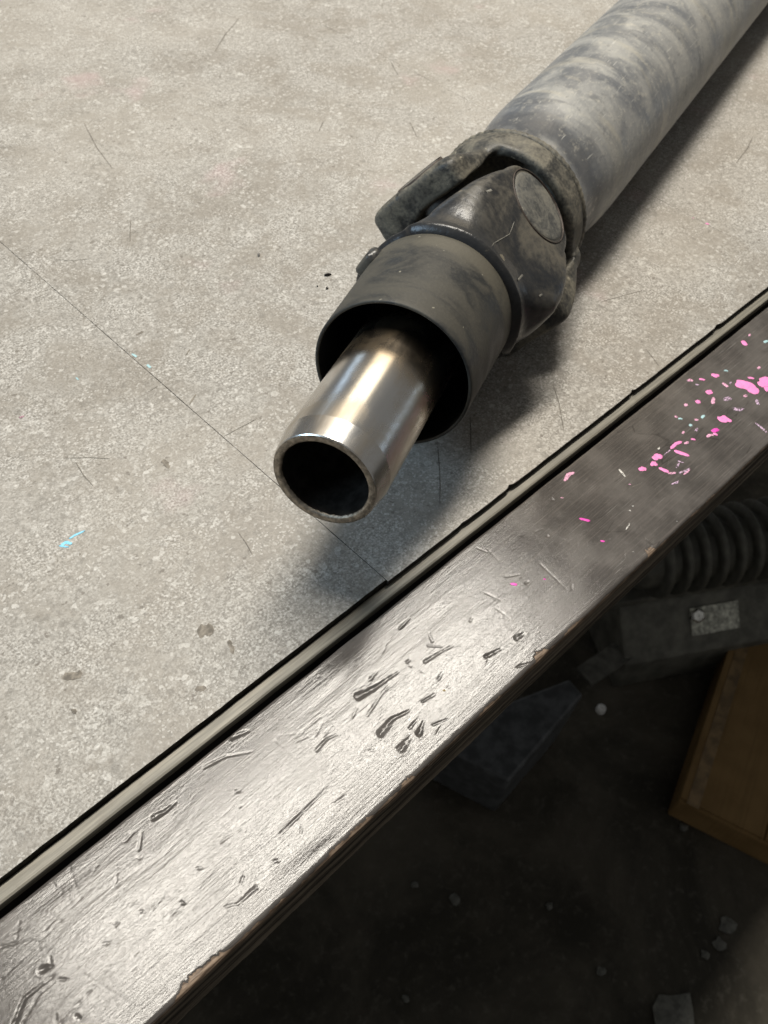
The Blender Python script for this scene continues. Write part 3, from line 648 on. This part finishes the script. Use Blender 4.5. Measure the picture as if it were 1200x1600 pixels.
# fork welded to the tube
gh = 0.0026
def grid(lo, hi, st):
    ax = [np.arange(l_, h_ + st, st) for l_, h_ in zip(lo, hi)]
    return np.meshgrid(*ax, indexing='ij'), np.array(lo)
(gx, gy, gz), org = grid((-.19, -.165, -.10), (.19, .165, .19), gh * 1.1)     # x = cap axis, y = across, z = along the tube axis
rad = np.hypot(gx, gy); ax_ = np.abs(gx)
ring = smax(sd_cyl(rad, gz, .1395, .090, .150, .010), -sd_cyl(rad, gz, .122, -.5, .138, .012), .008)
axo = np.abs(gx + .008)                                                        # ears sit a little off centre, as the cross does
thin = np.clip(-gy / .05, 0, 1) * .018                                           # thicker towards the lower side
rin = .109 - thin
low = np.where(gx < 0, 1.0, 0.0)                                                 # the lower ear is splayed a little wider
ear = smax(np.maximum(rin - axo, np.abs(gy) - .080 - .012 * low), smax(axo - np.interp(gz, [-.1, .0, .09], [.160, .158, .134]) - low * np.interp(gz, [-.1, .02, .10], [.012, .012, .020]), np.abs(gz - .02) - .10, .01), .014)
ear = smax(ear, np.hypot(gx + .008, gy) - np.interp(gz, [-.1, .0, .03, .09], [.1715, .1700, .162, .1385]) - low * np.interp(gz, [-.1, .02, .10], [.027, .026, .014]), .012)
ear = smax(ear, -(gz + .076 - .34 * (gy + .075)) * .93, .012)                   # free end cut at a slant
wl = smax(rad - (.1395 + np.clip(.100 - gz, 0, .05) * .2), np.abs(gz - .10) - .05, .01)
Fd = smin(ring, ear, .022)
Fd = smax(Fd, -np.maximum(axo - rin + .004, np.abs(gz + .03) - .118), .012)
Fd = Fd + .0012 * np.sin(gx * 90 + 2) * np.sin(gy * 70) * np.cos(gz * 80)
V, Q = surface_nets(Fd, org, gh * 1.1)
Mf = frame(tuple(J * h), S, tuple(u2))
fork = link('fork', quads_mesh(V * h, Q), M_fork, shaft, Mf)
def cap(parent, Mloc, rr, r0, r1, mat):
    """bearing cap with a snap ring, axis local z"""
    c_ = link('bearing_cap', lathe([(z * h, r * h) for z, r in [(r0, rr), (r1 - .003, rr), (r1 - .0008, rr - .003), (r1, rr - .009), (r1 - .0006, rr - .028), (r1 - .0010, .0001)]], 64), mat, parent, Mloc)
    g_ = link('snap_ring', lathe([(z * h, r * h) for z, r in [(r1 - .006, rr + .0018), (r1 - .0004, rr + .0022), (r1 - .0002, rr + .0040), (r1 - .006, rr + .0050)]], 64), M_ring, parent, Mloc)
for sg in (1, -1): cap(fork, frame(tuple((J + u2 * -.008) * h), tuple(u2 * sg), tuple(S)), .0400, .05, .1595, M_yoke)

# cross between the two forks
(gx, gy, gz), org = grid((-.14, -.14, -.08), (.14, .14, .08), .004)
Fd = smin(smin(np.sqrt(gx ** 2 + gy ** 2 + gz ** 2) - .058, sd_cyl(np.hypot(gy, gz), gx, .036, -.13, .13), .03), sd_cyl(np.hypot(gx, gz), gy, .036, -.13, .13), .03)
V, Q = surface_nets(Fd, org, .004)
link('cross', quads_mesh(V * h, Q), M_black, shaft, frame(tuple(J * h), tuple(np.cross(u1, u2)), tuple(u1)))

# slip yoke forging: base disc, two ears (x = cap axis, z = from tip to joint, origin at joint)
(gx, gy, gz), org = grid((-.18, -.14, -.225), (.18, .14, .09), gh * 1.1)
rad = np.hypot(gx, gy); ax_ = np.abs(gx)
base = sd_cyl(rad, gz, .1178, -.2035, -.186, .003)
hub = np.maximum(rad - (.115 - (gz + .19) * .9), np.abs(gz + .15) - .045)
wv = np.interp(gz, [-.21, -.15, -.08, -.02, .09], [.126, .114, .103, .084, .078])  # half width of an ear along its length
wv = np.where(gy > 0, np.interp(gz, [-.21, -.15, -.10, -.06, -.02, .09], [.128, .128, .123, .110, .090, .078]), wv)
uc = np.interp(gz, [-.21, -.14, -.07, .0], [.086, .094, .104, .1055])                # ears lean outwards a little
ear = np.maximum(np.abs(ax_ - uc) - .0330, np.abs(gz + .06) - .142)
ear = smax(ear, np.abs(gy) - wv, .014)
ear = smax(ear, rad - np.interp(gz, [-.21, -.19, -.15, -.10, -.05, .09], [.1225, .1255, .141, .156, .164, .1645]) - np.interp(gz, [-.20, -.13, -.02], [0, .026, .010]) * np.clip(gy / .05, 0, 1), .014)
ear = smax(ear, np.where(gz > -.02, np.hypot(gy, gz + .02) - .0810, -1.0), .006)     # rounded free end about the cap
ear = ear * .9
dish = sd_cyl(np.hypot(gy, gz + .11), ax_, .030, .128, .20, .02)                    # shallow hollow at the root
Fd = smin(smin(base, hub, .02), ear, .028)
Fd = smax(Fd, -(sd_box(gx, gy, gz, 0, 0, .01, .074, .3, .135, .05)), .02)           # room for the cross
Fd = smax(Fd, -sd_cyl(np.hypot(gy, gz), ax_, .0665, .1370, .3), .003)
V, Q = surface_nets(Fd, org, gh * 1.1)
link('seal', lathe([(z * h, r * h) for z, r in [(-.222, .05), (-.222, .1125), (-.198, .1125), (-.198, .05)]], 96), M_black, shaft, frame(tuple(J * h), D, tuple(u1)))
slip = link('slip_yoke', quads_mesh(V * h, Q), M_yoke, shaft, frame(tuple(J * h), D, tuple(u1)))
for sg in (1, -1): cap(slip, frame(tuple(J * h), tuple(u1 * sg), tuple(D)), .0610, .05, .1385, M_cap)

# pale scratches on the near ear of the slip yoke
from mathutils.bvhtree import BVHTree
Msl = WM['slip_yoke']; bv = BVHTree.FromPolygons([Msl @ v.co for v in slip.data.vertices], [tuple(p.vertices) for p in slip.data.polygons])
M_scr = simple('scraped_metal', (0.19, 0.182, 0.16), 0.5, 0.2, 900, 0.4)
for path, wm in [([(763, 391), (772, 380), (784, 373), (796, 366), (800, 356), (803, 347)], .00018), ([(809, 438), (816, 430)], .00055), ([(842, 463), (847, 460)], .0005), ([(760, 300), (768, 297)], .0006)]:
    V = []; Fc = []
    Pq = []
    for (px, py_) in path:
        r = np.array([px - 600, 800 - py_, F]); d = Vector((r @ EX, r @ EY, r @ EZ)).normalized(); hitp = bv.ray_cast(Vector(CAMP), d)
        if hitp[0] is not None: Pq.append((hitp[0], hitp[1]))
    for i, (p, nrm_) in enumerate(Pq):
        t_ = (Pq[min(i + 1, len(Pq) - 1)][0] - Pq[max(i - 1, 0)][0]).normalized(); sd = nrm_.cross(t_).normalized(); w_ = wm * (0.5 + 0.5 * math.sin(math.pi * (i + .6) / (len(Pq) + .2)))
        q = p + nrm_ * .00012; V += [q + sd * w_, q + nrm_ * .00015, q - sd * w_]
    for i in range(len(Pq) - 1): Fc += [(3 * i, 3 * i + 1, 3 * i + 4, 3 * i + 3), (3 * i + 1, 3 * i + 2, 3 * i + 5, 3 * i + 4)]
    if Fc: link('scrape', mesh(V, Fc), M_scr, slip)

# polished sleeve (local z from the tip inwards)
TIP = J - D * LT
Ms = frame(tuple(TIP * h), D, tuple(e2))
prof = [(.0000, .0656), (.0012, .0668), (.0035, .0674), (.0180, .0698), (.0325, .0721), (.045, .0721)] + [(z, .0721) for z in np.linspace(.08, .42, 10)]
sleeve = link('sleeve', lathe([(z * h, r * h) for z, r in prof], 160), M_steel, shaft, Ms); sharp(sleeve, 6)
rim = [(.0035, .0557), (.0006, .0568), (.0, .0590), (-.0002, .063), (.0003, .0658)]
def rough_rim(z, a): return 0.006 * float(vnoise(np.array(a * 14.0), np.array(z * 300), 2)) if z > .0004 * h * .5 else 0
link('rim', lathe([(z * h, r * h) for z, r in rim], 240, wob=lambda z, a: 0.012 * float(fbm(np.array(a * 16.0), np.array(1.0), 2)) if z > .0025 * h else 0), M_rim, sleeve, Ms)
link('bore', lathe([(z * h, r * h) for z, r in [(.003, .0558), (.05, .0552), (.105, .0548), (.108, .0515), (.20, .0515), (.20, .0001)]], 192, wob=lambda z, a: (.03 if math.sin(24 * a) > 0 else -.03) if z > .107 * h and z < .199 * h else 0), M_bore, sleeve, Ms)

# pressed dust shield: thin tube, open to the front
R0, R1, ZA, ZB = .1140, .1196, .2338, .4295
prof = [(ZA + .002, R0 - .0052), (ZA, R0 - .004), (ZA, R0 - .001), (ZA + .002, R0)] + [(ZA + (ZB - ZA) * t, R0 + (R1 - R0) * t) for t in np.linspace(.05, .95, 10)] + [(ZB - .003, R1), (ZB, R1 - .003), (ZB + .001, R1 - .012), (ZB - .004, .072)] + \
       [(ZB - .010, .072), (ZB - .012, R1 - .02)] + [(ZA + (ZB - ZA) * t, R0 - .0055 + (R1 - R0) * t) for t in (.9, .5, .1)]
shield = link('dust_shield', lathe([(z * h, r * h) for z, r in prof], 160, closed=True, wob=lambda z, a: 0.004 * math.sin(2 * a + .6) + 0.003 * float(vnoise(np.array(a * 3), np.array(z * 40), 1))), M_shield, shaft, Ms)
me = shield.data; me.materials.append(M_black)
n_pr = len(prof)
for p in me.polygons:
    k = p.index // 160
    if k >= 17: p.material_index = 1  # inner faces of the shield are near black
# small folded tab on the shield's rear edge
(gx, gy, gz), org = grid((-.03, -.03, -.03), (.03, .03, .03), .003)
Fd = smin(sd_box(gx, gy, gz, 0, 0, 0, .010, .020, .016, .007), sd_box(gx, gy, gz, -.006, .0, .004, .010, .024, .008, .004), .008)
V, Q = surface_nets(Fd, org, .003)
ta = math.radians(152); tp = TIP + D * .410 + (e1 * math.cos(ta) + e2 * math.sin(ta)) * .121
link('shield_tab', quads_mesh(V * h, Q), M_yoke, shield, frame(tuple(tp * h), D, tuple(e1 * math.cos(ta) + e2 * math.sin(ta))))

# ------------------------------------------------------------------ under the bench
def rigid(name, me_, mat, parent, M=None, sm=False): return link(name, me_, mat, parent, M, smooth=sm)
# flat cardboard carton
zt = ZF + 0.05
A = at(1060, 1250, zt); B = at(1150, 975, zt); Cc = at(1205, 1300, zt)
ang = math.atan2(B[1] - A[1], B[0] - A[0])
Mc = Matrix.Translation((A[0], A[1], ZF)) @ Matrix.Rotation(ang, 4, 'Z')
ct = thing('carton', 'flat brown cardboard carton lying on the dark floor under the bench', 'carton', (A[0], A[1], ZF))
b_ = rigid('box', box_mesh(0, .33, -.22, 0, 0, .049), M_card, ct, Mc); bevel(b_, .003)
rigid('flap', box_mesh(.004, .326, -.108, -.001, .0492, .0525), M_card, ct, Mc)
rigid('flap', box_mesh(.004, .326, -.219, -.111, .0492, .0520), M_card, ct, Mc)
rigid('tape', box_mesh(-.0006, .331, -.026, -.010, .0526, .0532), simple('packing_tape', (0.19, 0.125, 0.058), 0.35), ct, Mc)

# finned motor behind the carton
M_cast = simple('grey_cast_metal', (0.125, 0.122, 0.102), 0.55, 0.2, 40, 0.3, 0.001)
zm = ZF + 0.19
p0 = at(1005, 872, zm); p1 = at(1250, 832, zm); dv = (p1 - p0); L = np.linalg.norm(dv); dv /= L
mo = thing('electric_motor', 'grey finned electric motor with a rating plate, standing in shade under the bench', 'motor', (p0[0], p0[1], ZF))
side = np.array([dv[1], -dv[0], 0.0])                                             # faces the viewer
Mm = frame(tuple(p0), dv, (0, 0, 1))
rigid('housing', lathe([(-.03, .001), (-.03, .030), (-.01, .042), (.30, .042), (.33, .03), (.33, .001)], 40), M_cast, mo, Mm, True)
fin = lathe([(-.0035, .040), (-.003, .056), (.002, .058), (.005, .056), (.0055, .040)], 40)
for k in range(8): rigid('fin', fin, M_cast, mo, Mm @ Matrix.Translation((0, 0, .012 + k * .026)), True)
Mb = frame(tuple(p0 - np.array([0, 0, .052])), dv, (0, 0, 1))
f_ = rigid('flange', box_mesh(-.012, .0, -.05, .034, -.05, .34), M_cast, mo, Mb); bevel(f_, .003)
pv = [(x, y, z) for z in (-.03, .30) for (x, y) in ((-.0125, -.045), (-.0125, .032), (-.072, .092), (-.137, .092), (-.137, -.045))]
pedestal = rigid('pedestal', mesh(pv, [(4, 3, 2, 1, 0), (5, 6, 7, 8, 9)] + [(k, (k + 1) % 5, 5 + (k + 1) % 5, 5 + k) for k in range(5)]), M_cast, mo, Mb); bevel(pedestal, .004)
rigid('lug', box_mesh(-.004, .040, .030, .062, .215, .245), M_cast, mo, Mb)
M_plate = simple('rating_plate_metal', (0.50, 0.50, 0.43), 0.5, 0.2, 160, 0.5)
rigid('rating_plate', box_mesh(-.020, .020, .0002, .0022, .075, .150), M_plate, mo, Mb @ Matrix.Translation((-.040, .0597, 0)) @ Matrix.Rotation(math.radians(-45), 4, "Z"))
bl = link('bolt', lathe([(0, .001), (0, .011), (.012, .011), (.014, .008), (.014, .001)], 6), simple('bright_zinc', (0.75, 0.74, 0.70), 0.25, 0.9), mo, frame(tuple(at(1085, 960, ZF + .10)), (-.4, -.5, .75), (1, 0, 0)), smooth=False)
# bracket bar and hose
zb = ZF + 0.07
a_, b2 = at(912, 1058, zb), at(1048, 968, zb); dd = b2 - a_; Ln = np.linalg.norm(dd); dd /= Ln
br = link('metal_bar', box_mesh(-.016, .016, -.003, .003, 0, Ln + .05), simple('grey_bar', (0.13, 0.127, 0.11), 0.5, 0.3), None, frame(tuple(a_), dd, tuple(np.cross(dd, (0, 0, 1)))), smooth=False)
tag(br, 'grey flat metal bar sloping down from the motor to the dark floor', 'metal bar')
# pale plastic bin
zt2 = ZF + 0.13
c4 = [at(*p, zt2)[:2] for p in ((655, 1150), (890, 1060), (912, 1085), (795, 1222))]
cx = np.mean(c4, 0)
rimv = [(p[0], p[1], zt2) for p in c4]; inner = [(cx[0] + (p[0] - cx[0]) * .94, cx[1] + (p[1] - cx[1]) * .94, zt2) for p in c4]
base_ = [(cx[0] + (p[0] - cx[0]) * .86, cx[1] + (p[1] - cx[1]) * .86, ZF + .002) for p in c4]; ib = [(cx[0] + (p[0] - cx[0]) * .80, cx[1] + (p[1] - cx[1]) * .80, ZF + .006) for p in c4]
Vb = rimv + inner + base_ + ib; Fb = []
for k in range(4):
    k2 = (k + 1) % 4
    Fb += [(k, k2, 4 + k2, 4 + k), (8 + k, 8 + k2, k2, k), (4 + k, 4 + k2, 12 + k2, 12 + k)]
Fb = [f__ for f__ in Fb if max(f__) < 12 and not (min(f__) < 4 and max(f__) in (4, 5, 6, 7))] + [(11, 10, 9, 8), (0, 1, 2, 3)]; Vb = rimv + inner + base_
bn = link('plastic_tub', mesh(Vb, Fb), simple('milky_plastic', (0.085, 0.090, 0.094), 0.4), None, smooth=False); bevel(bn, .004)
tag(bn, 'dim blue-grey plastic tub half hidden under the plank edge', 'tub')
# stray lid and paper scraps on the floor
p = at(938, 1110, ZF); lid = link('bottle_cap', lathe([(.009, .0005), (.009, .0055), (.008, .0065), (0, .0068)], 32), simple('white_cap', (0.8, 0.79, 0.75), 0.35), None, Matrix.Translation((p[0], p[1], ZF)))
tag(lid, 'small white bottle cap on the floor below the metal bar', 'bottle cap')
M_scrap = simple('pale_scrap', (0.12, 0.12, 0.105), 0.6, 0, 120, 0.3)
for (px, py_, s_, lab) in [(648, 1383, .005, 'pale scrap nearest the plank on the dark floor'), (710, 1406, .008, 'folded pale scrap right of the scrap nearest the plank'), (858, 1416, .006, 'lone white scrap in the middle of the dark floor'),
                           (1067, 1292, .007, 'pale scrap just below the carton corner'), (1135, 1446, .012, 'larger oval scrap above two small ones by the right border'), (1123, 1476, .009, 'round scrap just under the larger oval scrap'),
                           (1101, 1492, .006, 'tiny scrap lowest of the three by the right border'), (1052, 1586, .030, 'crumpled grey foil at the bottom of the photo'), (634, 1560, .005, 'tiny scrap on the darkest floor below the plank'), (940, 1518, .007, 'faint scrap left of the crumpled foil')]:
    p = at(px, py_, ZF); rr = random.Random(px); V = [(0, 0, .004 + s_ * .12)]
    for k in range(9):
        a = 2 * math.pi * k / 9; q_ = s_ * rr.uniform(.6, 1.1); V.append((q_ * math.cos(a), q_ * math.sin(a), .0015 + rr.uniform(0, s_ * .2)))
    for k in range(9): V.append((V[k + 1][0] * .95, V[k + 1][1] * .95, .0004))
    Fc = [(0, k + 1, (k + 1) % 9 + 1) for k in range(9)] + [(k + 1, 10 + k, 10 + (k + 1) % 9, (k + 1) % 9 + 1) for k in range(9)]
    o_ = link('scrap', mesh(V, Fc), M_scrap, None, Matrix.Translation((p[0], p[1], ZF)), smooth=False)
    tag(o_, lab, 'scrap', 'scraps on the floor')
